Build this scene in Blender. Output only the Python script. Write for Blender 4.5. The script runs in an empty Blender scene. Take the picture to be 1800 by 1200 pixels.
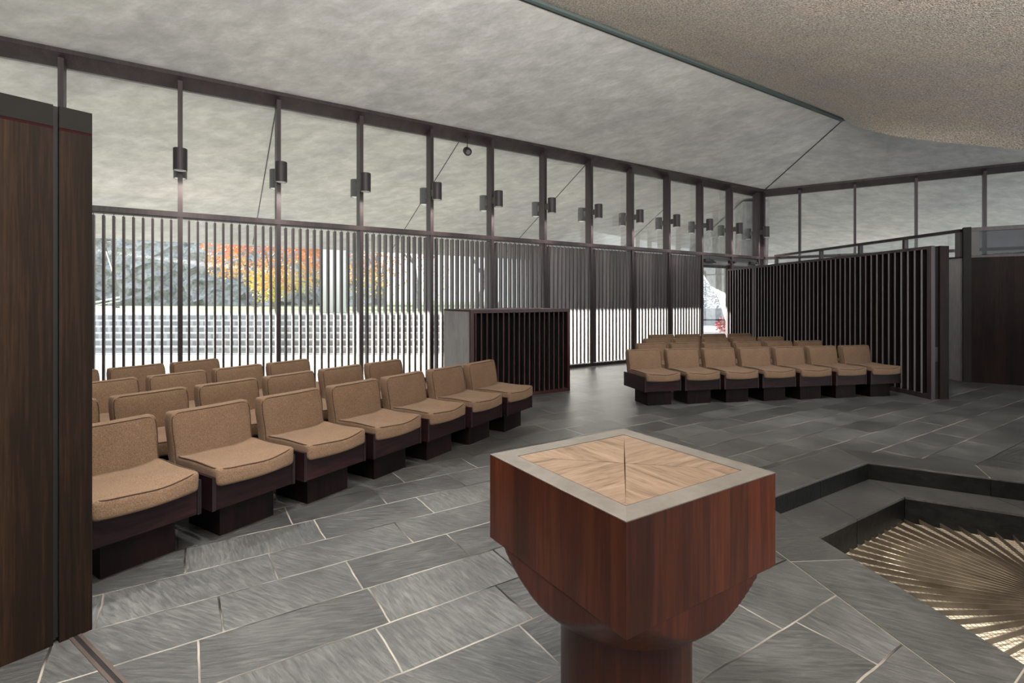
import bpy, bmesh, math, random
from math import sin, cos, pi, radians, sqrt
from mathutils import Vector, Matrix
random.seed(7)
SC = bpy.context.scene
COL = SC.collection
# ------------------------------------------------------------------ camera
cam_d = bpy.data.cameras.new('camera'); cam = bpy.data.objects.new('camera', cam_d); COL.objects.link(cam)
cam.location = (0, 0, 1.5); cam.rotation_euler = (pi/2, 0, 0)
cam_d.sensor_width = 36; cam_d.lens = 904/1800*36; cam_d.shift_y = -75/1800; cam_d.clip_end = 400
SC.camera = cam
# ------------------------------------------------------------------ world, sun, exposure
W = bpy.data.worlds.new('world'); SC.world = W; W.use_nodes = True
nt = W.node_tree; nt.nodes.clear()
wo = nt.nodes.new('ShaderNodeOutputWorld'); bg = nt.nodes.new('ShaderNodeBackground')
tc = nt.nodes.new('ShaderNodeTexCoord'); sx = nt.nodes.new('ShaderNodeSeparateXYZ')
cr = nt.nodes.new('ShaderNodeValToRGB')
cr.color_ramp.elements[0].position = 0.0; cr.color_ramp.elements[0].color = (.93, .95, .97, 1)
cr.color_ramp.elements[1].position = 0.7; cr.color_ramp.elements[1].color = (.62, .72, .86, 1)
nt.links.new(tc.outputs['Generated'], sx.inputs[0]); nt.links.new(sx.outputs['Z'], cr.inputs[0])
nt.links.new(cr.outputs[0], bg.inputs[0]); bg.inputs[1].default_value = 0.85
nt.links.new(bg.outputs[0], wo.inputs[0])
sun_d = bpy.data.lights.new('sun', 'SUN'); sun = bpy.data.objects.new('sun', sun_d); COL.objects.link(sun)
sun_dir = Vector((-.965, .2615, .19)).normalized()
sun.rotation_euler = sun_dir.to_track_quat('Z', 'Y').to_euler(); sun.location = sun_dir*30 + Vector((0, 0, 10))
sun_d.energy = 13.0; sun_d.angle = radians(.6); sun_d.color = (1, .95, .86)
SC.view_settings.view_transform = 'Standard'; SC.view_settings.look = 'None'
SC.view_settings.gamma = 1; SC.view_settings.use_curve_mapping = False
SC.view_settings.exposure = 1.25
# unseen area lights behind the camera, added as fill for ceiling and floor
def area_fill(name, loc, look, sx_, sy_, e, col):
    l_ = bpy.data.lights.new(name, 'AREA'); o_ = bpy.data.objects.new(name, l_); COL.objects.link(o_)
    l_.shape = 'RECTANGLE'; l_.size = sx_; l_.size_y = sy_; l_.energy = e; l_.color = col
    o_.location = loc; o_.rotation_euler = (Vector(loc) - Vector(look)).to_track_quat('Z', 'Y').to_euler()
area_fill('unseen_up_fill', (3.0, -2.3, 2.7), (3.3, -1.6, 8), 10, 4, 1500, (1, .96, .91))
area_fill('unseen_overhead_fill', (1.0, -2.0, 6.4), (0.5, 2.0, 0), 5, 3, 250, (1, .98, .95))  # added fill, standing in for an unseen oculus overhead
# unseen fill spots added above the seats and the aisle
DOWN = [((-3.3, 4.0, 4.75), (-2.8, 3.9, 0), 150), ((-2.6, 5.2, 4.8), (-2.0, 5.3, 0), 150), ((-.9, 1.6, 4.6), (-.9, 2.0, 0), 420), ((1.0, 2.9, 4.7), (1.1, 3.2, 0), 90),
        ((2.6, 5.6, 4.9), (2.9, 7.8, 0), 170), ((4.3, 5.5, 4.75), (4.6, 8.0, 0), 170)]
for pos, aim, en_ in DOWN:
    dl_ = bpy.data.lights.new('added_fill_spot', 'SPOT'); do_ = bpy.data.objects.new('added_fill_spot', dl_); COL.objects.link(do_)
    do_.location = pos; dl_.energy = en_; dl_.spot_size = radians(66 if pos[1] < 3 else 88); dl_.spot_blend = 1; dl_.shadow_soft_size = .12; dl_.color = (1, .98, .95)
    do_.rotation_euler = (Vector(pos) - Vector(aim)).to_track_quat('Z', 'Y').to_euler()
# added spots standing in for the sun patches in the sunken pit
for pos, aim, cone, e_sp in (((3.3, 4.6, 4.3), (2.98, 3.52, -.37), 8.5, 900), ((2.9, 3.6, 4.4), (2.50, 2.82, -.37), 7, 450)):
    sp_d = bpy.data.lights.new('pit_sun_patch_spot', 'SPOT'); sp = bpy.data.objects.new('pit_sun_patch_spot', sp_d); COL.objects.link(sp)
    sp.location = pos; sp_d.energy = e_sp; sp_d.spot_size = radians(cone); sp_d.spot_blend = .1; sp_d.color = (1, .95, .86); sp_d.shadow_soft_size = .02
    sp.rotation_euler = (Vector(pos) - Vector(aim)).to_track_quat('Z', 'Y').to_euler()

# ------------------------------------------------------------------ materials
def mat(name):
    m = bpy.data.materials.new(name); m.use_nodes = True
    n = m.node_tree.nodes; b = n['Principled BSDF']
    return m, n, m.node_tree.links, b
def L(links, a, b): links.new(a, b)
def ramp(n, stops):
    r = n.new('ShaderNodeValToRGB'); e = r.color_ramp.elements
    while len(e) < len(stops): e.new(.5)
    for i, (p, c) in enumerate(stops):
        e[i].position = p; e[i].color = (*c, 1)
    return r
def plain(name, col, rough=.5, metal=0, spec=.5, emit=None, es=0):
    m, n, l, b = mat(name)
    b.inputs['Base Color'].default_value = (*col, 1); b.inputs['Roughness'].default_value = rough
    b.inputs['Metallic'].default_value = metal; b.inputs['Specular IOR Level'].default_value = spec
    if emit: b.inputs['Emission Color'].default_value = (*emit, 1); b.inputs['Emission Strength'].default_value = es
    return m
def wood(name, c0, c1, c2, scale=(1, 1, 1), fine=60, rough=.4, bump=.15, rnd=.15, rotz=0, coord='Object', boards=None, coat=0, spec=.5, big=6):
    """grain runs along the axis whose scale is small"""
    m, n, l, b = mat(name)
    t = n.new('ShaderNodeTexCoord'); mp = n.new('ShaderNodeMapping'); mp.inputs['Scale'].default_value = scale
    mp.inputs['Rotation'].default_value = (0, 0, rotz)
    l.new(t.outputs[coord], mp.inputs[0])
    oi = n.new('ShaderNodeObjectInfo')
    add = n.new('ShaderNodeVectorMath'); add.operation = 'ADD'
    ml = n.new('ShaderNodeMath'); ml.operation = 'MULTIPLY'; ml.inputs[1].default_value = 17
    l.new(oi.outputs['Random'], ml.inputs[0]); l.new(mp.outputs[0], add.inputs[0]); l.new(ml.outputs[0], add.inputs[1])
    n1 = n.new('ShaderNodeTexNoise'); n1.inputs['Scale'].default_value = big; b.inputs['Specular IOR Level'].default_value = spec; n1.inputs['Detail'].default_value = 3; n1.inputs['Distortion'].default_value = .6
    n2 = n.new('ShaderNodeTexNoise'); n2.inputs['Scale'].default_value = fine; n2.inputs['Detail'].default_value = 4; n2.inputs['Roughness'].default_value = .7
    l.new(add.outputs[0], n1.inputs[0]); l.new(add.outputs[0], n2.inputs[0])
    mx = n.new('ShaderNodeMath'); mx.operation = 'MULTIPLY_ADD'; mx.inputs[1].default_value = .55
    l.new(n1.outputs[0], mx.inputs[0])
    m2 = n.new('ShaderNodeMath'); m2.operation = 'MULTIPLY'; m2.inputs[1].default_value = .5
    l.new(n2.outputs[0], m2.inputs[0]); l.new(m2.outputs[0], mx.inputs[2])
    r = ramp(n, [(.3, c0), (.5, c1), (.72, c2)]); l.new(mx.outputs[0], r.inputs[0])
    hs = n.new('ShaderNodeHueSaturation')
    v = n.new('ShaderNodeMapRange'); v.inputs['To Min'].default_value = 1-rnd; v.inputs['To Max'].default_value = 1+rnd
    l.new(oi.outputs['Random'], v.inputs[0]); l.new(v.outputs[0], hs.inputs['Value']); l.new(r.outputs[0], hs.inputs['Color'])
    out = hs.outputs[0]
    if boards:
        ax, wdt = boards
        s = n.new('ShaderNodeSeparateXYZ'); l.new(t.outputs[coord], s.inputs[0])
        dv = n.new('ShaderNodeMath'); dv.operation = 'DIVIDE'; dv.inputs[1].default_value = wdt; l.new(s.outputs[ax], dv.inputs[0])
        fl = n.new('ShaderNodeMath'); fl.operation = 'FLOOR'; l.new(dv.outputs[0], fl.inputs[0])
        wn = n.new('ShaderNodeTexWhiteNoise'); wn.noise_dimensions = '1D'; l.new(fl.outputs[0], wn.inputs['W'])
        v2 = n.new('ShaderNodeMapRange'); v2.inputs['To Min'].default_value = .6; v2.inputs['To Max'].default_value = 1.35
        l.new(wn.outputs[0], v2.inputs[0]); h2 = n.new('ShaderNodeHueSaturation'); l.new(v2.outputs[0], h2.inputs['Value']); l.new(out, h2.inputs['Color']); out = h2.outputs[0]
    l.new(out, b.inputs['Base Color']); b.inputs['Roughness'].default_value = rough
    b.inputs['Coat Weight'].default_value = coat; b.inputs['Coat Roughness'].default_value = .25
    bp = n.new('ShaderNodeBump'); bp.inputs['Strength'].default_value = bump; bp.inputs['Distance'].default_value = .002
    l.new(n2.outputs[0], bp.inputs['Height']); l.new(bp.outputs[0], b.inputs['Normal'])
    return m

dk = [(.004, .002, .002), (.012, .005, .006), (.035, .012, .013)]
M = {}
M['frame_wood'] = wood('dark_frame_wood', (.012, .008, .009), (.028, .019, .021), (.055, .038, .040), (1, 1, .06), 40, .42, .1)
M['slat_wood'] = wood('dark_slat_wood', (.036, .032, .034), (.078, .070, .074), (.12, .11, .115), (1, 1, .05), 60, .4, .05, .25)
M['box_wood'] = wood('rosewood', *dk, (.12, 1, 1), 45, .4, .1, .35, spec=.2)
M['side_wood'] = wood('rosewood_sides', *dk, (1, .12, 1), 45, .38, .1, .3, spec=.4)
M['base_wood'] = wood('dark_base_wood', (.003, .002, .002), (.009, .005, .005), (.02, .010, .010), (1, 1, .1), 45, .5, .1, .2, spec=.12)
M['console_wood'] = wood('dark_red_wood', (.015, .006, .005), (.04, .014, .012), (.075, .028, .022), (1, 1, .06), 45, .4, .1, .2)
M['panel_wood'] = wood('walnut_panel_wood', (.004, .0025, .0015), (.011, .0065, .004), (.034, .018, .010), (1, 1, .035), 90, .5, .2, spec=.12)
M['door_wood'] = wood('dark_door_wood', (.005, .003, .0025), (.012, .007, .006), (.025, .013, .010), (1, 1, .06), 50, .5, .1, spec=.12)
M['grey_wood'] = wood('grey_wood', (.20, .20, .205), (.29, .29, .295), (.38, .38, .385), (1, 1, .2), 30, .5, .1)
M['lectern_wood'] = wood('red_oak_stain', (.012, .003, .0015), (.05, .011, .004), (.12, .032, .011), (1, 1, .05), 55, .33, .3, 0, boards=('X', .094), coat=.1, spec=.3)
M['lectern_wood_b'] = wood('red_oak_stain_side', (.012, .003, .0015), (.05, .011, .004), (.12, .032, .011), (1, 1, .05), 55, .33, .3, 0, boards=('Y', .094), coat=.1, spec=.3)
M['column_wood'] = wood('red_oak_stain_column', (.01, .003, .002), (.04, .009, .004), (.10, .024, .009), (1, 1, .05), 55, .38, .3, 0, coat=.05, spec=.3)
M['border_wood'] = wood('grey_brown_border_wood', (.085, .078, .068), (.12, .112, .10), (.16, .15, .135), (1, 1, .2), 25, .32, .1, 0, coat=.2)
for k, sc_ in (('inlay_a', (.10, 1, 1)), ('inlay_b', (1, .10, 1))):
    M[k] = wood(k, (.03, .017, .010), (.15, .105, .072), (.23, .168, .122), sc_, 120, .42, .15, .04, big=42)
M['fin_wood'] = wood('shaded_fin_wood', (.004, .003, .003), (.010, .008, .008), (.02, .016, .016), (1, 1, .05), 60, .5, .05, .2, spec=.1)  # near-black sides paint in the shade between the fins
M['fin_edge'] = wood('window_lit_fin_edge', (.12, .11, .115), (.18, .165, .17), (.25, .235, .24), (1, 1, .05), 60, .4, .05, .2)  # pale tone paints window light onto the fins' front edges
M['black'] = plain('black_gap', (.004, .004, .004), .7)
M['black_metal'] = plain('black_metal', (.02, .02, .022), .45, .3)
M['lens'] = plain('frosted_lens', (.8, .8, .78), .3)
M['lamp'] = plain('lamp_brown_metal', (.05, .042, .046), .45, .3)
M['lamp_grey'] = plain('lamp_grey_metal', (.13, .13, .13), .6, .2)
M['white'] = plain('white_paint', (.75, .74, .72), .6)
M['grout'] = plain('pale_grout', (.34, .32, .27), .9)
M['red_line'] = plain('dark_red_line', (.02, .001, .002), .6, 0, .1)
M['top_band'] = plain('dark_top_band', (.012, .011, .010), .5, 0, .12)
M['strip'] = plain('green_grey_metal', (.11, .14, .135), .8, 0, .1)
M['strip_dark'] = plain('dark_joint', (.012, .014, .014), .5)
M['steel'] = plain('dark_steel', (.08, .08, .085), .4, .6)
M['brass_track'] = plain('worn_track_metal', (.11, .085, .075), .5, .5)

def glass(name, tint=(.96, .97, .97), gl=.06):
    m = bpy.data.materials.new(name); m.use_nodes = True; n = m.node_tree.nodes; l = m.node_tree.links; n.clear()
    o = n.new('ShaderNodeOutputMaterial'); t = n.new('ShaderNodeBsdfTransparent'); g = n.new('ShaderNodeBsdfGlossy'); mx = n.new('ShaderNodeMixShader')
    f = n.new('ShaderNodeFresnel'); f.inputs[0].default_value = 1.45
    t.inputs[0].default_value = (*tint, 1); g.inputs['Roughness'].default_value = .02
    ml = n.new('ShaderNodeMath'); ml.operation = 'MULTIPLY'; ml.inputs[1].default_value = gl; l.new(f.outputs[0], ml.inputs[0])
    l.new(ml.outputs[0], mx.inputs[0]); l.new(t.outputs[0], mx.inputs[1]); l.new(g.outputs[0], mx.inputs[2]); l.new(mx.outputs[0], o.inputs[0])
    return m
M['glass'] = glass('clear_glass', gl=.25)
M['glass_dark'] = glass('smoked_glass', (.35, .36, .37), 1.0)

def plaster():
    m, n, l, b = mat('cloudy_plaster')
    t = n.new('ShaderNodeTexCoord'); mp = n.new('ShaderNodeMapping'); mp.inputs['Scale'].default_value = (.75, 1.25, 1); mp.inputs['Rotation'].default_value = (0, 0, radians(33))
    l.new(t.outputs['Object'], mp.inputs[0])
    a = n.new('ShaderNodeTexNoise'); a.inputs['Scale'].default_value = 3.4; a.inputs['Detail'].default_value = 9; a.inputs['Roughness'].default_value = .7; a.inputs['Distortion'].default_value = .25
    c = n.new('ShaderNodeTexNoise'); c.inputs['Scale'].default_value = .7; c.inputs['Detail'].default_value = 2
    l.new(mp.outputs[0], a.inputs[0]); l.new(mp.outputs[0], c.inputs[0])
    r = ramp(n, [(.32, (.43, .425, .40)), (.5, (.52, .515, .49)), (.66, (.62, .615, .59))]); l.new(a.outputs[0], r.inputs[0])
    r2 = ramp(n, [(.35, (.86, .86, .88)), (.65, (1.0, 1.0, .98))]); l.new(c.outputs[0], r2.inputs[0])
    mx = n.new('ShaderNodeMix'); mx.data_type = 'RGBA'; mx.blend_type = 'MULTIPLY'; mx.inputs[0].default_value = 1
    l.new(r.outputs[0], mx.inputs[6]); l.new(r2.outputs[0], mx.inputs[7]); l.new(mx.outputs[2], b.inputs['Base Color'])
    b.inputs['Roughness'].default_value = .85; b.inputs['Specular IOR Level'].default_value = .2
    f = n.new('ShaderNodeTexNoise'); f.inputs['Scale'].default_value = 14; f.inputs['Detail'].default_value = 8; l.new(mp.outputs[0], f.inputs[0])
    bp = n.new('ShaderNodeBump'); bp.inputs['Strength'].default_value = .35; bp.inputs['Distance'].default_value = .02; l.new(f.outputs[0], bp.inputs['Height']); l.new(bp.outputs[0], b.inputs['Normal'])
    return m
M['plaster'] = plaster()
def aggregate():
    m, n, l, b = mat('exposed_aggregate')
    t = n.new('ShaderNodeTexCoord')
    a = n.new('ShaderNodeTexNoise'); a.inputs['Scale'].default_value = 42; a.inputs['Detail'].default_value = 7; a.inputs['Roughness'].default_value = .8
    c = n.new('ShaderNodeTexNoise'); c.inputs['Scale'].default_value = 1.3; c.inputs['Detail'].default_value = 4; c.inputs['Roughness'].default_value = .6
    v = n.new('ShaderNodeTexVoronoi'); v.inputs['Scale'].default_value = 60
    for x in (a, c, v): l.new(t.outputs['Object'], x.inputs[0])
    r = ramp(n, [(.36, (.18, .16, .14)), (.5, (.54, .48, .42)), (.62, (.85, .78, .70))]); l.new(a.outputs[0], r.inputs[0])
    r2 = ramp(n, [(.36, (.86, .88, .90)), (.62, (1.0, .96, .91))]); l.new(c.outputs[0], r2.inputs[0])
    mx = n.new('ShaderNodeMix'); mx.data_type = 'RGBA'; mx.blend_type = 'MULTIPLY'; mx.inputs[0].default_value = 1
    l.new(r.outputs[0], mx.inputs[6]); l.new(r2.outputs[0], mx.inputs[7]); l.new(mx.outputs[2], b.inputs['Base Color'])
    b.inputs['Roughness'].default_value = .9
    bp = n.new('ShaderNodeBump'); bp.inputs['Strength'].default_value = .8; bp.inputs['Distance'].default_value = .015; l.new(v.outputs['Distance'], bp.inputs['Height']); l.new(bp.outputs[0], b.inputs['Normal'])
    return m
M['aggregate'] = aggregate()

ANG = radians(32.83)
def slate(name, tiles=True, grain=ANG, dark=1.0):
    """slate flags laid in courses along the window wall, white and dark grout"""
    m, n, l, b = mat(name)
    t = n.new('ShaderNodeTexCoord'); mp = n.new('ShaderNodeMapping'); mp.vector_type = 'POINT'; mp.inputs['Rotation'].default_value = (0, 0, -grain)
    l.new(t.outputs['Object'], mp.inputs[0])
    wob = n.new('ShaderNodeTexNoise'); wob.inputs['Scale'].default_value = 4; l.new(mp.outputs[0], wob.inputs[0])
    def mth(op, a, bb=None, c=None):
        x = n.new('ShaderNodeMath'); x.operation = op
        for i, q in enumerate((a, bb, c)):
            if q is None: continue
            if isinstance(q, (int, float)): x.inputs[i].default_value = q
            else: l.new(q, x.inputs[i])
        return x.outputs[0]
    s = n.new('ShaderNodeSeparateXYZ'); l.new(mp.outputs[0], s.inputs[0])
    w = mth('MULTIPLY', mth('SUBTRACT', wob.outputs[0], .5), .016)
    cloud = n.new('ShaderNodeTexNoise'); cloud.inputs['Scale'].default_value = 2.2; cloud.inputs['Detail'].default_value = 5; l.new(mp.outputs[0], cloud.inputs[0])
    if tiles:
        V = mth('DIVIDE', mth('SUBTRACT', mth('ADD', s.outputs['Y'], w), 2.31), .338)
        row = mth('FLOOR', V); fv = mth('SUBTRACT', V, row)
        wn = n.new('ShaderNodeTexWhiteNoise'); wn.noise_dimensions = '1D'; l.new(row, wn.inputs['W'])
        wl = n.new('ShaderNodeTexWhiteNoise'); wl.noise_dimensions = '1D'; l.new(mth('ADD', row, 50.3), wl.inputs['W'])
        ln = mth('ADD', .62, mth('MULTIPLY', wl.outputs[0], .2))
        U = mth('ADD', mth('DIVIDE', mth('ADD', s.outputs['X'], mth('MULTIPLY', w, 1.3)), ln), mth('MULTIPLY', wn.outputs[0], 5))
        cu = mth('FLOOR', U); fu = mth('SUBTRACT', U, cu)
        ev = mth('MULTIPLY', mth('MINIMUM', fv, mth('SUBTRACT', 1, fv)), .338)
        eu = mth('MULTIPLY', mth('MINIMUM', fu, mth('SUBTRACT', 1, fu)), ln)
        e = mth('MINIMUM', ev, eu)
        cv = n.new('ShaderNodeCombineXYZ'); l.new(row, cv.inputs[0]); l.new(cu, cv.inputs[1])
        tn = n.new('ShaderNodeTexWhiteNoise'); tn.noise_dimensions = '3D'; l.new(cv.outputs[0], tn.inputs['Vector'])
        tv = tn.outputs['Value']
    else:
        e = None; oi = n.new('ShaderNodeObjectInfo'); tv = oi.outputs['Random']
    # fine cleft grain, its direction shifting from tile to tile
    vr = n.new('ShaderNodeVectorRotate'); vr.rotation_type = 'Z_AXIS'; l.new(mp.outputs[0], vr.inputs['Vector']); l.new(mth('MULTIPLY', tv, 1.6), vr.inputs['Angle'])
    m2 = n.new('ShaderNodeMapping'); m2.inputs['Scale'].default_value = (4, 26, 8); l.new(vr.outputs[0], m2.inputs[0])
    g = n.new('ShaderNodeTexNoise'); g.inputs['Scale'].default_value = 2.2; g.inputs['Detail'].default_value = 7; g.inputs['Roughness'].default_value = .68; g.inputs['Distortion'].default_value = .5; l.new(m2.outputs[0], g.inputs[0])
    d_ = dark
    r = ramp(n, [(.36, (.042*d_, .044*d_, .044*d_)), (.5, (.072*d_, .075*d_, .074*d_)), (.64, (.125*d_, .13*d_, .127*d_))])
    l.new(mth('ADD', mth('MULTIPLY', g.outputs[0], .62), mth('MULTIPLY', cloud.outputs[0], .38)), r.inputs[0])
    hs = n.new('ShaderNodeHueSaturation'); l.new(r.outputs[0], hs.inputs['Color']); l.new(mth('ADD', .72, mth('MULTIPLY', tv, .6)), hs.inputs['Value'])
    col = hs.outputs[0]
    h = mth('MULTIPLY', g.outputs[0], .6)
    if e is not None:
        gn = n.new('ShaderNodeTexNoise'); gn.inputs['Scale'].default_value = 1.5; gn.inputs['Detail'].default_value = 3; l.new(mp.outputs[0], gn.inputs[0])
        gr = ramp(n, [(.40, (.012, .012, .012)), (.47, (.11, .10, .09)), (.58, (.34, .32, .28))]); l.new(gn.outputs[0], gr.inputs[0])
        mk = n.new('ShaderNodeMapRange'); mk.inputs['From Min'].default_value = .0035; mk.inputs['From Max'].default_value = .0055; mk.inputs['To Min'].default_value = 1; mk.inputs['To Max'].default_value = 0
        l.new(e, mk.inputs[0])
        mx = n.new('ShaderNodeMix'); mx.data_type = 'RGBA'; l.new(mk.outputs[0], mx.inputs[0]); l.new(col, mx.inputs[6]); l.new(gr.outputs[0], mx.inputs[7]); col = mx.outputs[2]
        h = mth('SUBTRACT', mth('ADD', h, mth('MULTIPLY', tv, .6)), mth('MULTIPLY', mk.outputs[0], .8))
    l.new(col, b.inputs['Base Color'])
    rr = n.new('ShaderNodeMapRange'); rr.inputs['To Min'].default_value = .26; rr.inputs['To Max'].default_value = .5; l.new(g.outputs[0], rr.inputs[0]); l.new(rr.outputs[0], b.inputs['Roughness'])
    b.inputs['Specular IOR Level'].default_value = .55
    bp = n.new('ShaderNodeBump'); bp.inputs['Strength'].default_value = .55; bp.inputs['Distance'].default_value = .01; l.new(h, bp.inputs['Height']); l.new(bp.outputs[0], b.inputs['Normal'])
    return m
M['slate'] = slate('slate_flags'); M['slate_plain'] = slate('slate_coping', False, dark=.9); M['slate_dark'] = slate('slate_riser_shaded', False, dark=.12); M['slate_dark'].node_tree.nodes['Principled BSDF'].inputs['Specular IOR Level'].default_value = .12  # riser slate darkened to paint in the shade on upright faces

def fabric():
    m, n, l, b = mat('tan_wool')
    t = n.new('ShaderNodeTexCoord'); oi = n.new('ShaderNodeObjectInfo')
    a = n.new('ShaderNodeTexNoise'); a.inputs['Scale'].default_value = 230; a.inputs['Detail'].default_value = 3
    c = n.new('ShaderNodeTexNoise'); c.inputs['Scale'].default_value = 7; c.inputs['Detail'].default_value = 3
    l.new(t.outputs['Object'], a.inputs[0]); l.new(t.outputs['Object'], c.inputs[0])
    r = ramp(n, [(.3, (.115, .070, .044)), (.5, (.18, .118, .076)), (.7, (.25, .17, .113))]); l.new(a.outputs[0], r.inputs[0])
    hs = n.new('ShaderNodeHueSaturation'); v = n.new('ShaderNodeMapRange'); v.inputs['To Min'].default_value = .85; v.inputs['To Max'].default_value = 1.15
    l.new(c.outputs[0], v.inputs[0]); l.new(v.outputs[0], hs.inputs['Value']); l.new(r.outputs[0], hs.inputs['Color']); l.new(hs.outputs[0], b.inputs['Base Color'])
    b.inputs['Roughness'].default_value = .95; b.inputs['Sheen Weight'].default_value = .08; b.inputs['Sheen Roughness'].default_value = .4; b.inputs['Specular IOR Level'].default_value = .1
    bp = n.new('ShaderNodeBump'); bp.inputs['Strength'].default_value = .4; bp.inputs['Distance'].default_value = .002; l.new(a.outputs[0], bp.inputs['Height']); l.new(bp.outputs[0], b.inputs['Normal'])
    return m
M['fabric'] = fabric()
M['piping'] = plain('dark_piping', (.06, .035, .022), .9)

def noisy(name, stops, scale=8, rough=.8, bump=.2, detail=5, coord='Object'):
    m, n, l, b = mat(name)
    t = n.new('ShaderNodeTexCoord'); a = n.new('ShaderNodeTexNoise'); a.inputs['Scale'].default_value = scale; a.inputs['Detail'].default_value = detail
    l.new(t.outputs[coord], a.inputs[0]); r = ramp(n, stops); l.new(a.outputs[0], r.inputs[0]); l.new(r.outputs[0], b.inputs['Base Color'])
    b.inputs['Roughness'].default_value = rough
    bp = n.new('ShaderNodeBump'); bp.inputs['Strength'].default_value = bump; bp.inputs['Distance'].default_value = .02; l.new(a.outputs[0], bp.inputs['Height']); l.new(bp.outputs[0], b.inputs['Normal'])
    return m
M['concrete'] = noisy('pale_concrete', [(.35, (.34, .34, .335)), (.65, (.46, .46, .45))], 5)
M['pave'] = noisy('terrace_paving', [(.35, (.50, .49, .47)), (.65, (.62, .61, .58))], 4)
M['lawn'] = noisy('dry_lawn', [(.35, (.20, .25, .10)), (.6, (.36, .37, .24))], 12)
M['bark'] = noisy('grey_bark', [(.35, (.16, .157, .155)), (.65, (.34, .335, .33))], 9)
M['bush'] = noisy('grey_green_leaves', [(.35, (.34, .35, .345)), (.6, (.56, .57, .56))], 4)
M['pink'] = noisy('red_flowers', [(.4, (.5, .10, .10)), (.6, (.7, .3, .28))], 4)
M['grille'] = noisy('grey_bronze_metal', [(.35, (.06, .048, .034)), (.65, (.12, .098, .072))], 6, .45, .1)
def autumn():
    m, n, l, b = mat('autumn_leaves')
    t = n.new('ShaderNodeTexCoord'); a = n.new('ShaderNodeTexNoise'); a.inputs['Scale'].default_value = 1.6; a.inputs['Detail'].default_value = 6; a.inputs['Roughness'].default_value = .8
    l.new(t.outputs['Object'], a.inputs[0]); s = n.new('ShaderNodeSeparateXYZ'); l.new(t.outputs['Object'], s.inputs[0])
    ad = n.new('ShaderNodeMath'); ad.operation = 'MULTIPLY_ADD'; ad.inputs[1].default_value = .10; l.new(s.outputs['Z'], ad.inputs[0]); l.new(a.outputs[0], ad.inputs[2])
    r = ramp(n, [(.50, (.45, .50, .12)), (.60, (.72, .60, .20)), (.70, (.75, .42, .18)), (.82, (.70, .30, .20)), (.98, (.50, .20, .32))]); l.new(ad.outputs[0], r.inputs[0]); l.new(r.outputs[0], b.inputs['Base Color'])
    b.inputs['Roughness'].default_value = .7
    return m
M['autumn'] = autumn()
def mesh_panel():
    m, n, l, b = mat('pale_mesh_panel')
    t = n.new('ShaderNodeTexCoord'); v = n.new('ShaderNodeTexBrick'); v.offset = 0
    v.inputs['Scale'].default_value = 1; v.inputs['Brick Width'].default_value = .03; v.inputs['Row Height'].default_value = .03; v.inputs['Mortar Size'].default_value = .0035
    v.inputs['Color1'].default_value = (.62, .57, .48, 1); v.inputs['Color2'].default_value = (.58, .53, .44, 1); v.inputs['Mortar'].default_value = (.2, .16, .1, 1)
    l.new(t.outputs['Object'], v.inputs[0]); l.new(v.outputs[0], b.inputs['Base Color']); b.inputs['Roughness'].default_value = .7
    return m
M['mesh'] = mesh_panel()
def blockwall():
    m, n, l, b = mat('step_blocks')
    t = n.new('ShaderNodeTexCoord'); mp = n.new('ShaderNodeMapping'); mp.inputs['Rotation'].default_value = (radians(90), 0, 0)
    l.new(t.outputs['Object'], mp.inputs[0])
    v = n.new('ShaderNodeTexBrick'); v.offset = .3
    v.inputs['Scale'].default_value = 1; v.inputs['Brick Width'].default_value = .32; v.inputs['Row Height'].default_value = 5; v.inputs['Mortar Size'].default_value = .05
    v.inputs['Color1'].default_value = (.42, .42, .41, 1); v.inputs['Color2'].default_value = (.5, .5, .49, 1); v.inputs['Mortar'].default_value = (.7, .7, .68, 1)
    l.new(mp.outputs[0], v.inputs[0]); l.new(v.outputs[0], b.inputs['Base Color']); b.inputs['Roughness'].default_value = .8
    return m
M['block'] = blockwall()

# ------------------------------------------------------------------ mesh helpers
class Fr:
    """a local frame: (a,b,c) -> world"""
    def __init__(s, o, u, v, w=(0, 0, 1)): s.o = Vector(o); s.u = Vector(u); s.v = Vector(v); s.w = Vector(w)
    def __call__(s, a, b, c): return s.o + s.u*a + s.v*b + s.w*c
ID = Fr((0, 0, 0), (1, 0, 0), (0, 1, 0))
def dirs(ang): return (cos(ang), sin(ang), 0), (-sin(ang), cos(ang), 0)
def box(bm, F, a0, a1, b0, b1, c0, c1):
    P = [F(a, b, c) for a in (a0, a1) for b in (b0, b1) for c in (c0, c1)]
    v = [bm.verts.new(p) for p in P]
    for f in ((0, 1, 3, 2), (4, 6, 7, 5), (0, 4, 5, 1), (2, 3, 7, 6), (0, 2, 6, 4), (1, 5, 7, 3)):
        bm.faces.new([v[i] for i in f])
def prism(bm, F, poly, c0, c1):
    lo = [bm.verts.new(F(a, b, c0)) for a, b in poly]; hi = [bm.verts.new(F(a, b, c1)) for a, b in poly]
    bm.faces.new(lo[::-1]); bm.faces.new(hi); k = len(poly)
    for i in range(k): bm.faces.new((lo[i], lo[(i+1) % k], hi[(i+1) % k], hi[i]))
def hexa(bm, lo, hi):
    """solid between two corresponding polygons of world points"""
    lo = [bm.verts.new(p) for p in lo]; hi = [bm.verts.new(p) for p in hi]; k = len(lo)
    bm.faces.new(lo[::-1]); bm.faces.new(hi)
    for i in range(k): bm.faces.new((lo[i], lo[(i+1) % k], hi[(i+1) % k], hi[i]))
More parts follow.
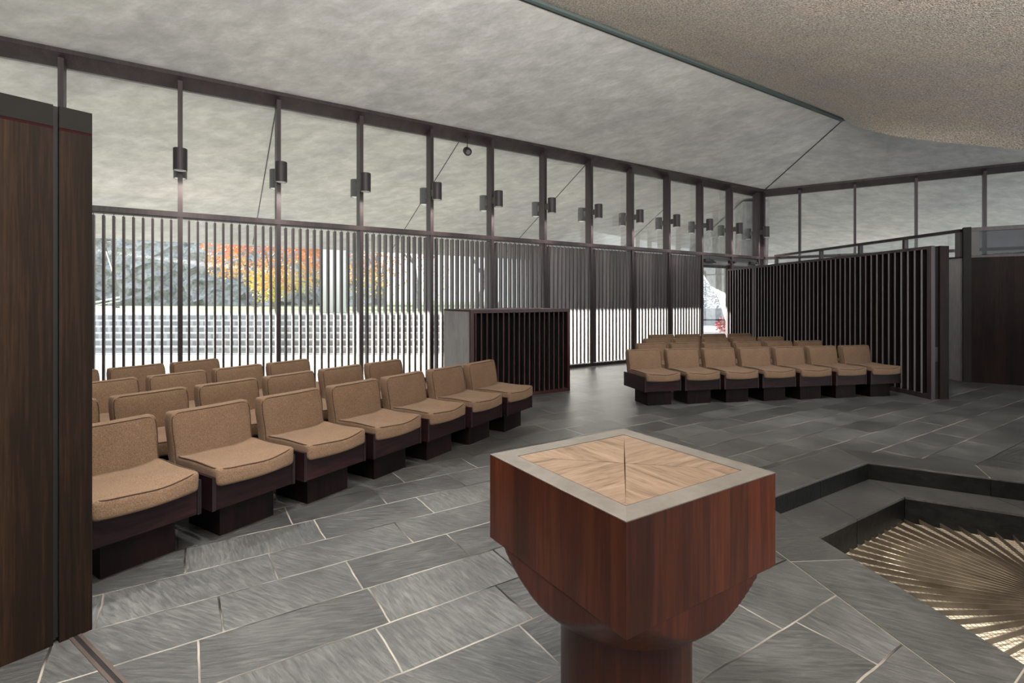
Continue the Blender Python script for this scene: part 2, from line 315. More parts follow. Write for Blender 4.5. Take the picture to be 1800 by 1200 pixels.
def tube(bm, pts, r, seg=8, closed=False, caps=True, radii=None):
    pts = [Vector(p) for p in pts]; rings = []; k = len(pts)
    for i, p in enumerate(pts):
        if closed: t = pts[(i+1) % k] - pts[i-1]
        else: t = pts[min(i+1, k-1)] - pts[max(i-1, 0)]
        t = t.normalized() if t.length > 1e-9 else Vector((0, 0, 1))
        a = Vector((0, 0, 1)) if abs(t.z) < .9 else Vector((1, 0, 0))
        u = t.cross(a).normalized(); v = t.cross(u)
        rr = radii[i] if radii else r
        rings.append([bm.verts.new(p + (u*cos(2*pi*j/seg) + v*sin(2*pi*j/seg))*rr) for j in range(seg)])
    n = k if closed else k-1
    for i in range(n):
        A = rings[i]; B = rings[(i+1) % k]
        for j in range(seg): bm.faces.new((A[j], A[(j+1) % seg], B[(j+1) % seg], B[j]))
    if caps and not closed: bm.faces.new(rings[0][::-1]); bm.faces.new(rings[-1])
def lathe(bm, o, prof, seg=32, cap0=True, cap1=True):
    o = Vector(o); rings = [[bm.verts.new(o + Vector((r*cos(2*pi*j/seg), r*sin(2*pi*j/seg), z))) for j in range(seg)] for r, z in prof]
    for A, B in zip(rings, rings[1:]):
        for j in range(seg): bm.faces.new((A[j], A[(j+1) % seg], B[(j+1) % seg], B[j]))
    if cap0: bm.faces.new(rings[0][::-1])
    if cap1: bm.faces.new(rings[-1])
def rbox(bm, cx, cy, cz, hx, hy, hz, r, nx=10, ny=10, nz=4, fn=None):
    """soft box: rounded edges, then a deformation"""
    def coords(h, k):
        c = [-h, -h+r*.15, -h+r*.5, -h+r]
        c += [(-h+r) + (2*(h-r))*i/k for i in range(1, k)]
        return c + [h-r, h-r*.5, h-r*.15, h]
    X, Y, Z = coords(hx, nx), coords(hy, ny), coords(hz, nz); vd = {}
    def V(i, j, k):
        if (i, j, k) not in vd:
            q = Vector((X[i], Y[j], Z[k])); inn = Vector((max(-hx+r, min(hx-r, q.x)), max(-hy+r, min(hy-r, q.y)), max(-hz+r, min(hz-r, q.z))))
            dd = q-inn
            if dd.length > 1e-9: q = inn + dd.normalized()*r
            if fn: q = fn(q, hx, hy, hz)
            vd[i, j, k] = bm.verts.new(q + Vector((cx, cy, cz)))
        return vd[i, j, k]
    a, b, c = len(X)-1, len(Y)-1, len(Z)-1
    for i in range(a):
        for j in range(b):
            bm.faces.new((V(i, j, 0), V(i, j+1, 0), V(i+1, j+1, 0), V(i+1, j, 0))); bm.faces.new((V(i, j, c), V(i+1, j, c), V(i+1, j+1, c), V(i, j+1, c)))
    for i in range(a):
        for k in range(c):
            bm.faces.new((V(i, 0, k), V(i+1, 0, k), V(i+1, 0, k+1), V(i, 0, k+1))); bm.faces.new((V(i, b, k), V(i, b, k+1), V(i+1, b, k+1), V(i+1, b, k)))
    for j in range(b):
        for k in range(c):
            bm.faces.new((V(0, j, k), V(0, j, k+1), V(0, j+1, k+1), V(0, j+1, k))); bm.faces.new((V(a, j, k), V(a, j+1, k), V(a, j+1, k+1), V(a, j, k+1)))
def build(name, bm, m, parent=None, smooth=False, bevel=0, kind=None):
    if bevel:
        bmesh.ops.bevel(bm, geom=[e for e in bm.edges if len(e.link_faces) == 2 and e.calc_face_angle(0) > .6], offset=bevel, segments=2, affect='EDGES', profile=.6)
    bmesh.ops.recalc_face_normals(bm, faces=bm.faces)
    if parent is not None:
        R = Matrix.Translation(parent.location) @ Matrix.Rotation(parent.rotation_euler.z, 4, 'Z')
        anc = parent.parent
        while anc is not None:
            R = (Matrix.Translation(anc.location) @ Matrix.Rotation(anc.rotation_euler.z, 4, 'Z')) @ R; anc = anc.parent
        bm.transform(R.inverted())
    me = bpy.data.meshes.new(name); bm.to_mesh(me); bm.free(); me.materials.append(m)
    if smooth:
        for p in me.polygons: p.use_smooth = True
    o = bpy.data.objects.new(name, me); COL.objects.link(o)
    if parent is not None: o.parent = parent
    elif kind: o['kind'] = kind
    return o
def setp(o, label, cat, group=None, kind=None):
    o['label'] = label; o['category'] = cat
    if group: o['group'] = group
    if kind: o['kind'] = kind
    return o
def thing(name, label, cat, loc=(0, 0, 0), rz=0, group=None):
    o = bpy.data.objects.new(name, None); COL.objects.link(o); o.location = loc; o.rotation_euler = (0, 0, rz); o.empty_display_size = .1
    return setp(o, label, cat, group)
def copy_tree(o, parent=None):
    c = o.copy(); COL.objects.link(c)
    if parent is not None: c.parent = parent
    for ch in list(o.children): copy_tree(ch, c)
    return c
def B(): return bmesh.new()
def struct(name, bm, m, label=None, **k):
    o = build(name, bm, m, None, kind='structure', **k)
    if label: o['label'] = label
    return o
ORD = ['first', 'second', 'third', 'fourth', 'fifth', 'sixth', 'seventh', 'eighth', 'ninth', 'tenth', 'eleventh', 'twelfth']

# ------------------------------------------------------------------ geometry of the place
d, n_ = dirs(ANG); d = Vector(d); n_ = Vector(n_)
DW = 8.66                                            # camera to window wall
FL = Fr(n_*DW, d, n_)                                # window wall: along, outward, up
CORNER = Vector((7.43, 15.1, 0)); S_C = CORNER.dot(d)
r_ = Vector((.8303, -.5573, 0)).normalized(); nr = Vector((.5573, .8303, 0)).normalized()
FR = Fr(CORNER, r_, nr)
ZT, ZB = 2.71, 4.71                                  # transom and head
BAY = 1.286

# floor with a hexagonal hole, pit below
V2 = Vector((3.267, 4.725)); V1 = Vector((1.837, 3.821)); V3 = Vector((4.75, 3.90)); V4 = Vector((4.86, 2.22)); V5 = Vector((3.44, 1.32)); V0 = Vector((2.10, 2.10))
HEX = [V0, V1, V2, V3, V4, V5]
CEN = sum(HEX, Vector((0, 0)))/6
def inset(poly, dist):
    k = len(poly); out = []
    for i in range(k):
        a, b, c = poly[i-1], poly[i], poly[(i+1) % k]
        e1 = (b-a).normalized(); e2 = (c-b).normalized(); n1 = Vector((e1.y, -e1.x)); n2 = Vector((e2.y, -e2.x))
        if (CEN-b).dot(n1+n2) < 0: n1, n2 = -n1, -n2
        m = (n1+n2).normalized(); out.append(b + m*dist/max(.3, m.dot(n1)))
    return out
bm = B()
COP = .38
outer = inset(HEX, -COP)
big = [Vector((-9, -2.6)), Vector((-15.7, -1.6)), Vector((-13.0, 1.9)), Vector(((FL(S_C, .3, 0)).x, (FL(S_C, .3, 0)).y)), Vector(((FR(9, .3, 0)).x, (FR(9, .3, 0)).y)), Vector((15, -2.6))]
p0 = FL(-14, .3, 0); big[2] = Vector((p0.x, p0.y))
from mathutils.geometry import delaunay_2d_cdt
vs, es, fs, *_r = delaunay_2d_cdt(big + outer, [], [list(range(6)), list(range(6, 12))], 0, 1e-6)
def inside(p, poly):
    c = False; k = len(poly)
    for i in range(k):
        a, b = poly[i], poly[(i+1) % k]
        if (a.y > p.y) != (b.y > p.y) and p.x < (b.x-a.x)*(p.y-a.y)/(b.y-a.y)+a.x: c = not c
    return c
vv = [bm.verts.new((v.x, v.y, 0)) for v in vs]
for f in fs:
    c = sum((vs[i] for i in f), Vector((0, 0)))/len(f)
    if inside(c, big) and not inside(c, outer): bm.faces.new([vv[i] for i in f])
ret = bmesh.ops.extrude_face_region(bm, geom=bm.faces[:])
bmesh.ops.translate(bm, vec=(0, 0, -.12), verts=[g for g in ret['geom'] if isinstance(g, bmesh.types.BMVert)])
struct('floor', bm, M['slate'], 'dark slate flagstones laid in courses with pale grout')
# coping slabs round the pit, two to a side
def ring_slabs(polyA, polyB, z0, z1, m, name, label, splits=2, gap=.004):
    k = len(polyA)
    root = thing(name, label, 'paving', (CEN.x, CEN.y, 0)); root['kind'] = 'structure'
    for i in range(k):
        a0, a1, b0, b1 = polyA[i], polyA[(i+1) % k], polyB[i], polyB[(i+1) % k]
        for q in range(splits):
            f0, f1 = q/splits, (q+1)/splits
            ee = gap/(a1-a0).length
            P = [a0.lerp(a1, f0+ee), a0.lerp(a1, f1-ee), b0.lerp(b1, f1-ee), b0.lerp(b1, f0+ee)]
            bb = B(); hexa(bb, [(p.x, p.y, z0) for p in P], [(p.x, p.y, z1) for p in P])
            build('slab', bb, m, root, bevel=.002)
    return root
def isect(p, q, a, b):
    e1, e2 = q-p, b-a; den = e1.x*e2.y - e1.y*e2.x; w = a-p
    return p + e1*((w.x*e2.y - w.y*e2.x)/den)
ring_slabs(inset(outer, .005), inset(HEX, -.0), -.001, .0015, M['slate_plain'], 'pit_coping', 'slate coping slabs around the rim of the sunken hexagon', gap=.005)
bm = B(); bmw = B()
for i in range(6):
    a0, a1, b0, b1 = outer[i], outer[(i+1) % 6], HEX[i], HEX[(i+1) % 6]
    hexa(bm, [(p.x, p.y, -.012) for p in (a0, a1, b1, b0)], [(p.x, p.y, -.0012) for p in (a0, a1, b1, b0)])
    hexa(bmw, [(p.x, p.y, -.62) for p in (a0, a1, b1, b0)], [(p.x, p.y, -.0121) for p in (a0, a1, b1, b0)])
struct('floor', bm, M['grout'], 'pale mortar joint under the coping slabs')
struct('floor', bmw, M['slate_dark'], 'slate walls of the sunken pit, darkened as shade')  # ring wall of the pit, sharing the floor's object name
in1 = inset(HEX, .37)
Q1 = isect(in1[1], in1[2], V0, V1); Q3 = isect(in1[2], in1[3], V3, V4)
PITI = [V0, Q1, in1[2], Q3, V4, V5]                      # inner opening: the step runs along two sides only
def offs(a, b, t):
    e = (b-a).normalized(); nn = Vector((-e.y, e.x))
    if (CEN-a).dot(nn) < 0: nn = -nn
    return nn*t
def wallrun(name, a, b, t, z0, z1, m, root, k=2):
    for q in range(k):
        g_ = .0025/(b-a).length; p = a.lerp(b, q/k+g_); r2 = a.lerp(b, (q+1)/k-g_); o2 = offs(a, b, t)
        bb = B(); P = [p, r2, r2+o2, p+o2]; hexa(bb, [(v.x, v.y, z0) for v in P], [(v.x, v.y, z1) for v in P]); build(name, bb, m, root, bevel=.002)
o = thing('pit_step', 'slate step one level down inside the sunken hexagon', 'step', (3.0, 4.4, -.152)); o['kind'] = 'structure'
for P in ([V1, V2, in1[2], Q1], [V2, V3, Q3, in1[2]]):
    for q in range(2):
        f0, f1 = q/2+.0015, (q+1)/2-.0015
        R4 = [P[0].lerp(P[1], f0), P[0].lerp(P[1], f1), P[3].lerp(P[2], f1), P[3].lerp(P[2], f0)]
        bb = B(); hexa(bb, [(v.x, v.y, -.170) for v in R4], [(v.x, v.y, -.152) for v in R4]); build('slab', bb, M['slate_plain'], o, bevel=.002)
    wallrun('riser', P[0], P[1], .012, -.1515, -.014, M['slate_dark'], o)
    wallrun('riser', P[0], P[1], .006, -.014, -.002, M['slate_plain'], o)
bb = B()
for P in ([V1, V2, in1[2], Q1], [V2, V3, Q3, in1[2]]): hexa(bb, [(v.x, v.y, -.62) for v in (P[0], P[1], P[2].lerp(P[1], .14), P[3].lerp(P[0], .14))], [(v.x, v.y, -.1712) for v in (P[0], P[1], P[2].lerp(P[1], .14), P[3].lerp(P[0], .14))])
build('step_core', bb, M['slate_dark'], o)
o = thing('pit_curb', 'slate curb around the radial grille, darkened as shade', 'curb', (3.0, 4.0, -.4)); o['kind'] = 'structure'
for i in range(6):
    z1 = -.1705 if i in (1, 2) else -.122
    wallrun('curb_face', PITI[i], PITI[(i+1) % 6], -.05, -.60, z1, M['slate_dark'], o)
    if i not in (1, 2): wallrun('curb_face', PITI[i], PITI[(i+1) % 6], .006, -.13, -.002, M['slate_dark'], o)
# seam mortar bed under the slabs
bm = B(); P = [(p.x, p.y) for p in outer]; prism(bm, ID, P, -.72, -.62)
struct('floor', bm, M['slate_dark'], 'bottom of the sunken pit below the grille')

# ceiling planes (inside and overhang in one slab)
K1 = .27; K2 = .273
def zl(D): return ZB - K1*(D-DW)
def zr(D): return ZB - K2*(D-CORNER.dot(nr))
def PL(s, D): p = d*s + n_*D; return Vector((p.x, p.y, zl(D)))
def PR(u, Y):                                        # right plane, keyed by depth along the hip line
    o = Vector((CORNER.x, Y, 0)); D = o.dot(nr); p = o + r_*u; return Vector((p.x, p.y, zr(D)))
D_IN, D_OUT = 5.70, 15.3
def hipY(D): return (D + .5421*CORNER.x)/.8403
Yi, Yo = hipY(D_IN), hipY(D_OUT)
def slab(pts, th, name, m, label):
    bb = B(); nx = [Vector(p) for p in pts]; hexa(bb, nx, [p + Vector((0, 0, th)) for p in nx])
    return struct(name, bb, m, label)
hi_in = PL(Vector((CORNER.x, Yi, 0)).dot(d), D_IN); hi_out = PL(Vector((CORNER.x, Yo, 0)).dot(d), D_OUT)
slab([PL(-15, D_IN), hi_in, hi_out, PL(-15, D_OUT)], .16, 'ceiling', M['plaster'], 'grey plaster ceiling slope over the long window wall')
a, b = PR(0, Yi), PR(0, Yo)
slab([(a.x, a.y, hi_in.z), PR(11, Yi), PR(11, Yo), (b.x, b.y, hi_out.z)], .16, 'ceiling', M['plaster'], 'grey plaster ceiling slope beyond the hip line on the right')
# hip joint
bm = B(); tube(bm, [hi_in + Vector((0, 0, -.004)), Vector((CORNER.x, CORNER.y-.02, ZB-.004))], .014, 6); struct('trim_1', bm, M['strip_dark'], 'dark joint running up the ceiling hip')
bm = B(); tube(bm, [hi_out + Vector((0, 0, -.004)), Vector((CORNER.x, CORNER.y+.4, zl(DW+.34)-.004))], .014, 6); struct('trim_2', bm, M['strip_dark'], 'dark joint along the hip of the outside soffit')
# metal edge strip along the inner ceiling edge
FE = Fr(n_*D_IN, d, n_); zi = zl(D_IN)
bm = B(); box(bm, FE, -14, hi_in.dot(d)+.02, -.06, .0, zi-.015, zi+.06); struct('trim_3', bm, M['strip'], 'green grey metal strip along the ceiling edge')
bm = B(); box(bm, FE, -14, hi_in.dot(d)+.02, .0, .022, zi-.02, zi+.02); struct('trim_4', bm, M['strip_dark'], 'black shadow joint beside the metal strip')
# soffit joints
for i, (s0, D0, s1, D1) in enumerate([(1.3, 8.95, 1.62, 15.2), (4.6, 8.95, 5.4, 15.2), (7.85, 8.95, 9.4, 15.2), (12.1, 10.2, 14.3, 15.2)]):
    bm = B(); tube(bm, [PL(s0, D0), PL(s1, D1)], .011, 5); struct('trim_%d' % (5+i), bm, M['strip_dark'], 'thin dark joint across the outside soffit, %s from the left' % ORD[i])
# aggregate core ceiling, bulging below the ring
def px(x, y, Y): return Vector(((x-900)/904*Y, Y, 1.5+(525-y)/904*Y))
rows = []
e0 = [n_*D_IN + d*s + Vector((0, 0, zi+.03)) - n_*.05 for s in (-14, -10, -7, -4, -1, 2, 5, 8, 10.5, 11.6)]
e0.append(hi_in + Vector((0, -.03, .03)))
sil = [px(1500, 221, 11.0), px(1535, 231, 10.5), px(1575, 240, 10.1), px(1650, 249, 9.6), px(1800, 264, 8.9), px(2000, 284, 8.0), px(2350, 300, 7.0)]
e0 += sil
NR = 26
cen = Vector((2.2, 2.5, 0))
for k in range(NR+1):
    t = k/NR
    row = []
    for i, p in enumerate(e0):
        q = p + Vector((.15, -1, 0))*(10.0*t**1.3)
        sm = min(1, t*3.0); sm = sm*sm*(3-2*sm)
        q.z = p.z + ((4.95 if q.x < 4 else 4.95 - .10*(q.x-4)) - p.z)*sm
        row.append(q)
    rows.append(row)
bm = B()
vg = [[bm.verts.new(p) for p in r] for r in rows]
for A, Bb in zip(vg, vg[1:]):
    for i in range(len(A)-1): bm.faces.new((A[i], A[i+1], Bb[i+1], Bb[i]))
inner = [v for r in vg[1:-1] for v in r[1:-1]]
for _ in range(140): bmesh.ops.smooth_vert(bm, verts=inner, factor=.5, use_axis_x=True, use_axis_y=True, use_axis_z=True)
bm2 = B(); ft = [bm2.verts.new(p) for p in rows[0]]
bk = [bm2.verts.new(p + Vector((.35 if i > 10 else 0, .5 if i > 10 else 0, 1.6))) for i, p in enumerate(rows[0])]
for i in range(len(bk)-1): bm2.faces.new((ft[i], bk[i], bk[i+1], ft[i+1]))
struct('ceiling', bm2, M['aggregate'], 'upright rim behind the edge of the aggregate vault')
core = struct('ceiling', bm, M['aggregate'], 'rough tan exposed aggregate vault over the centre of the room', smooth=True)
sub = core.modifiers.new('sub', 'SUBSURF'); sub.levels = 1; sub.render_levels = 2; sub.subdivision_type = 'SIMPLE'

# ------------------------------------------------------------------ window wall (left) frame
tn = 20
bm = B(); bp_ = [(0, ZB-.055), (0, ZB+.035), (.24, ZB-.02), (.24, ZB-.19), (.20, ZB-.185)]
hexa(bm, [FL(-13, b_, c_) for b_, c_ in bp_], [FL(S_C+.06, b_, c_) for b_, c_ in bp_])
struct('trim_9', bm, M['frame_wood'], 'dark head beam above the clerestory panes of the long wall', bevel=.003)
bm = B(); box(bm, FL, -13, S_C, 0, .20, ZT-.055, ZT+.02)
struct('trim_10', bm, M['frame_wood'], 'dark horizontal rail above the slatted bays', bevel=.003)
bm = B(); box(bm, FL, -13, BAY*9, 0, .22, 0, .07)
struct('baseboard_left', bm, M['frame_wood'], 'low dark sill at the foot of the slatted bays', bevel=.003)
mull_s = [BAY*k for k in range(-3, 12)]
for k, s in enumerate(mull_s):
    bm = B(); box(bm, FL, s-.03, s+.03, .004, .20, .0, ZB-.12)
    struct('trim_%d' % (11+k), bm, M['frame_wood'], 'dark upright post of the long window wall, %s from the far corner' % (ORD+['thirteenth', 'fourteenth', 'fifteenth'])[14-k], bevel=.002)
bm = B(); box(bm, FL, S_C-.06, S_C+.02, 0.0, .22, 0, ZB-.1); struct('trim_26', bm, M['frame_wood'], 'dark corner post where the window walls meet')
wn = 1
for s in mull_s:
    e = min(s+BAY, S_C)-.03
    bm = B(); box(bm, FL, s+.03, e, .185, .193, ZT+.02, ZB-.17); o = struct('window_%d' % wn, bm, M['glass'], 'clear clerestory pane of the long wall'); wn += 1
    if s < BAY*8.5:
        bm = B(); box(bm, FL, s+.03, e, .185, .193, .07, ZT-.055); struct('window_%d' % wn, bm, M['glass'], 'clear pane behind a slatted bay'); wn += 1
# pivoting louver bays
bm = B(); Fl0 = Fr((0, 0, 0), d, n_)
box(bm, Fl0, -.014, .014, .006, .118, .0, ZT-.055-.045-.08)
lv0 = None; pin0 = None
root0 = None
bays = list(range(-3, 9))
LAB = []
for bi, k in enumerate(bays):
    s0 = BAY*k
    o = thing('louver_screen', 'bay of dark upright wooden louvers on the long window wall, %s from the far door' % ORD[len(bays)-1-bi], 'louvers', tuple(FL(s0+BAY/2, .06, .07)), 0, 'louver bays of the window wall')
    for j in range(1, 12):
        sj = s0 + BAY*j/12
        if lv0 is None:
            lv0 = c = build('louver', bm, M['slat_wood']); lv0.data.materials.append(M['frame_wood'])
            for p in lv0.data.polygons:
                if abs(p.normal.dot(n_)) > .9: p.material_index = 1  # darker wood on the louver edges paints in their shade
        else:
            c = lv0.copy(); COL.objects.link(c)
        c.parent = o; c.location = FL(sj, 0, .08) - o.location
    bb = B(); box(bb, FL, s0+.035, s0+BAY-.035, .035, .085, ZT-.075, ZT-.056)
    build('head_rail', bb, M['lamp_grey'], o)
    for j in range(1, 12):
        if pin0 is None: bb = B(); box(bb, Fr((0, 0, 0), d, n_), -.004, .004, .05, .062, -.035, 0); pin0 = build('pivot_pin', bb, M['steel']); c = pin0
        else: c = pin0.copy(); COL.objects.link(c)
        c.parent = o; c.location = FL(s0+BAY*j/12, 0, ZT-.0751) - o.location

Pw = FL(-4.0, 0, 0); bm = B(); Fw_ = Fr((Pw.x, Pw.y, 0), (-.25, -.968, 0), (-.968, .25, 0))
box(bm, Fw_, -.1, 12, 0, .2, 0, 6.2); struct('wall_left', bm, M['door_wood'], 'unseen dark wall added beyond the partition to block the sun')  # unseen wall, added to stop sun coming in past the window wall
bm = B(); box(bm, ID, -15, 15, -6.7, -6.5, 0, 3.4); struct('wall_rear', bm, M['door_wood'], 'dark wooden wall behind the viewer')
# double glazed door at the far end of the long wall
for i, (sa, sb) in enumerate(((BAY*9+.03, BAY*10-.03), (BAY*10+.03, BAY*11-.03))):
    o = thing('door_%d' % (i+1), 'glazed exit door with dark frame beside the window louvers' if i == 0 else 'glazed exit door nearest the corner behind the slatted screen', 'door', tuple(FL((sa+sb)/2, .1, 0))); o['kind'] = 'structure'
    bb = B()
    box(bb, FL, sa, sa+.06, .10, .15, .01, 2.42); box(bb, FL, sb-.06, sb, .10, .15, .01, 2.42)
    box(bb, FL, sa+.06, sb-.06, .10, .15, .01, .12); box(bb, FL, sa+.06, sb-.06, .10, .15, 2.34, 2.42)
    build('door_frame', bb, M['frame_wood'], o, bevel=.002)
    bb = B(); box(bb, FL, sa+.06, sb-.06, .122, .128, .12, 2.34); build('door_glass', bb, M['glass'], o)
    bb = B(); sh = sa+.1 if i else sb-.1
    tube(bb, [FL(sh, .07, .95), FL(sh, .07, 1.25)], .012, 8); tube(bb, [FL(sh, .07, .97), FL(sh, .11, .97)], .008, 6); tube(bb, [FL(sh, .07, 1.23), FL(sh, .11, 1.23)], .008, 6)
    build('door_handle', bb, M['steel'], o)
    bb = B(); box(bb, FL, sa, sb, .05, .16, 2.43, 2.64); struct('trim_%d' % (27+i), bb, M['lamp_grey'], 'grey header panel over the glazed exit door')
    c0 = (sa+.06) if i == 0 else (sb-.42)
    dc = thing('door_closer', 'black door closer arm over the exit door %s' % ('next to the louvers' if i == 0 else 'next to the corner'), 'door closer', tuple(FL(c0+.18, .02, 2.53)), 0, 'door closers')
    bb = B(); box(bb, FL, c0, c0+.36, -.02, .048, 2.48, 2.56); build('housing', bb, M['black_metal'], dc, bevel=.006)
    bb = B(); tube(bb, [FL(c0+.18, -.0, 2.475), FL(c0+.34, -.09, 2.465)], .012, 6); tube(bb, [FL(c0+.34, -.09, 2.465), FL(c0+.2, .03, 2.58)], .010, 6); build('arm', bb, M['black_metal'], dc)
for i, q in enumerate((-.09, .09)):
    bb = B(); p = FL(BAY*10+q, -.03, 2.53); tube(bb, [p, p + n_*.08], .05, 12)
    setp(build('emergency_light', bb, M['black_metal']), 'small round black emergency light over the double door, %s of two' % ('left' if i == 0 else 'right'), 'light', 'emergency lights')

# right window wall
U0 = .885
bm = B(); hexa(bm, [FR(-.05, b_, c_) for b_, c_ in bp_], [FR(9, b_, c_) for b_, c_ in bp_]); struct('trim_29', bm, M['frame_wood'], 'dark head beam of the far right clerestory', bevel=.003)
bm = B(); box(bm, FR, 0, 9, 0, .20, ZT-.055, ZT+.02); struct('trim_30', bm, M['frame_wood'], 'dark rail below the far right clerestory', bevel=.003)
prev = .03
for k in range(7):
    u = U0 + 1.31*k
    bm = B(); box(bm, FR, u-.03, u+.03, .004, .20, 0, ZB-.12); struct('trim_%d' % (31+k), bm, M['frame_wood'], 'dark upright post of the far right clerestory, %s from the corner' % ORD[k], bevel=.002)
    bm = B(); box(bm, FR, prev, u-.03, .185, .193, ZT+.02, ZB-.17); struct('window_%d' % wn, bm, M['glass'], 'clerestory pane of the far right wall, %s from the corner' % ORD[k]); wn += 1
    bm = B(); box(bm, FR, prev, u-.03, .185, .193, .02, ZT-.055); struct('window_%d' % wn, bm, M['glass'], 'lower pane of the far right wall, %s from the corner' % ORD[k]); wn += 1
    prev = u+.03

# concrete roof leg outside the corner
bm = B()
prof = [(15.95, -.1), (16.25, -.1), (17.5, 1.55), (20.4, 3.35), (20.4, 3.55), (15.65, zl(DW)-.25)]
lo = [Vector((7.02, y, z)) for y, z in prof]; hi = [Vector((7.85, y, z)) for y, z in prof]
for q in (lo, hi):
    for p in q:
        if p.z > 3: p.z = min(p.z, zl(p.dot(n_))-.0) if q is lo else min(p.z, zr(p.dot(nr)))
hexa(bm, lo, hi); setp(build('concrete_pier', bm, M['concrete'], kind='structure'), 'leaning pale concrete roof leg outside the far corner', 'pier')

# ------------------------------------------------------------------ cylinder lamps on the posts
lamps = []
def make_lamp(side):
    """side -1 inside the room, +1 outside"""
    s, ctr = 0, (-.205 if side < 0 else .36)
    P0 = FL(0, ctr, 3.42 if side < 0 else 3.42)
    o = thing('wall_lamp', '', 'lamp', tuple(P0))
    bb = B(); h = .15; r = .086
    lathe(bb, P0, [(r-.012, -h+.02), (r-.012, -h), (r, -h), (r, h), (r-.006, h+.004)], 28, False, True)
    build('shade', bb, M['lamp'] if side < 0 else M['lamp_grey'], o, smooth=False)
    bb = B(); lathe(bb, P0 + Vector((0, 0, -h+.0)), [(r-.014, .012), (r-.014, .004), (r*.5, -.006), (.004, -.010)], 24, True, True); build('lens', bb, M['lens'], o)
    bb = B()
    if side < 0: box(bb, FL, -.022, .022, ctr+r-.01, .006, 3.36, 3.48)
    else: box(bb, FL, -.022, .022, .213, ctr-r+.01, 3.36, 3.48)
    build('bracket', bb, M['lamp'] if side < 0 else M['lamp_grey'], o)
    return o
for side in (-1, 1):
    proto = make_lamp(side)
    for i in range(12):
        o = proto if i == 0 else copy_tree(proto)
        o.location = FL(BAY*i, -.205 if side < 0 else .36, 3.42)
        setp(o, '%s cylinder lamp on the %s side of a window post, %s from the left' % ('brown' if side < 0 else 'grey', 'room' if side < 0 else 'outer', ORD[i]), 'lamp', 'cylinder lamps inside' if side < 0 else 'cylinder lamps outside')
for i in range(12):
    ld_ = bpy.data.lights.new('post_lamp_light', 'SPOT'); lo_ = bpy.data.objects.new('post_lamp_light', ld_); COL.objects.link(lo_)
    lo_.location = FL(BAY*i, -.205, 3.25); ld_.energy = 45; ld_.spot_size = radians(140); ld_.spot_blend = 1; ld_.shadow_soft_size = .07; ld_.color = (1, .93, .84)
# made-up housings for the added fill spots
for i, (pos, aim, en_) in enumerate(DOWN):
    o = thing('added_fill_spot_housing', 'round black made-up housing of an added fill spot, %s of six' % ORD[i], 'lamp', pos, 0, 'added fill spot housings')
    bb = B(); lathe(bb, pos, [(.15, .02), (.15, .40)], 24, False, True); build('can', bb, M['black_metal'], o)
# small ceiling spotlight
P0 = FL(4.63, .10, 4.33)
o = thing('ceiling_spotlight', 'small round black spotlight hanging from the head beam', 'spotlight', tuple(P0))
bb = B(); box(bb, FL, 4.59, 4.67, .06, .14, 4.585, 4.612); tube(bb, [P0+Vector((0, 0, .27)), P0+Vector((0, 0, .05))], .008, 6); build('stem', bb, M['black_metal'], o)
bb = B(); t = (Vector((1.5, 4, 1)) - P0).normalized(); tube(bb, [P0 - t*.07, P0 - t*.05, P0 + t*.05, P0 + t*.07], .07, 18, radii=[.045, .075, .078, .07]); build('head', bb, M['black_metal'], o)
bb = B(); tube(bb, [P0 + t*.0705, P0 + t*.073], .045, 16); build('lens', bb, M['lamp_grey'], o)

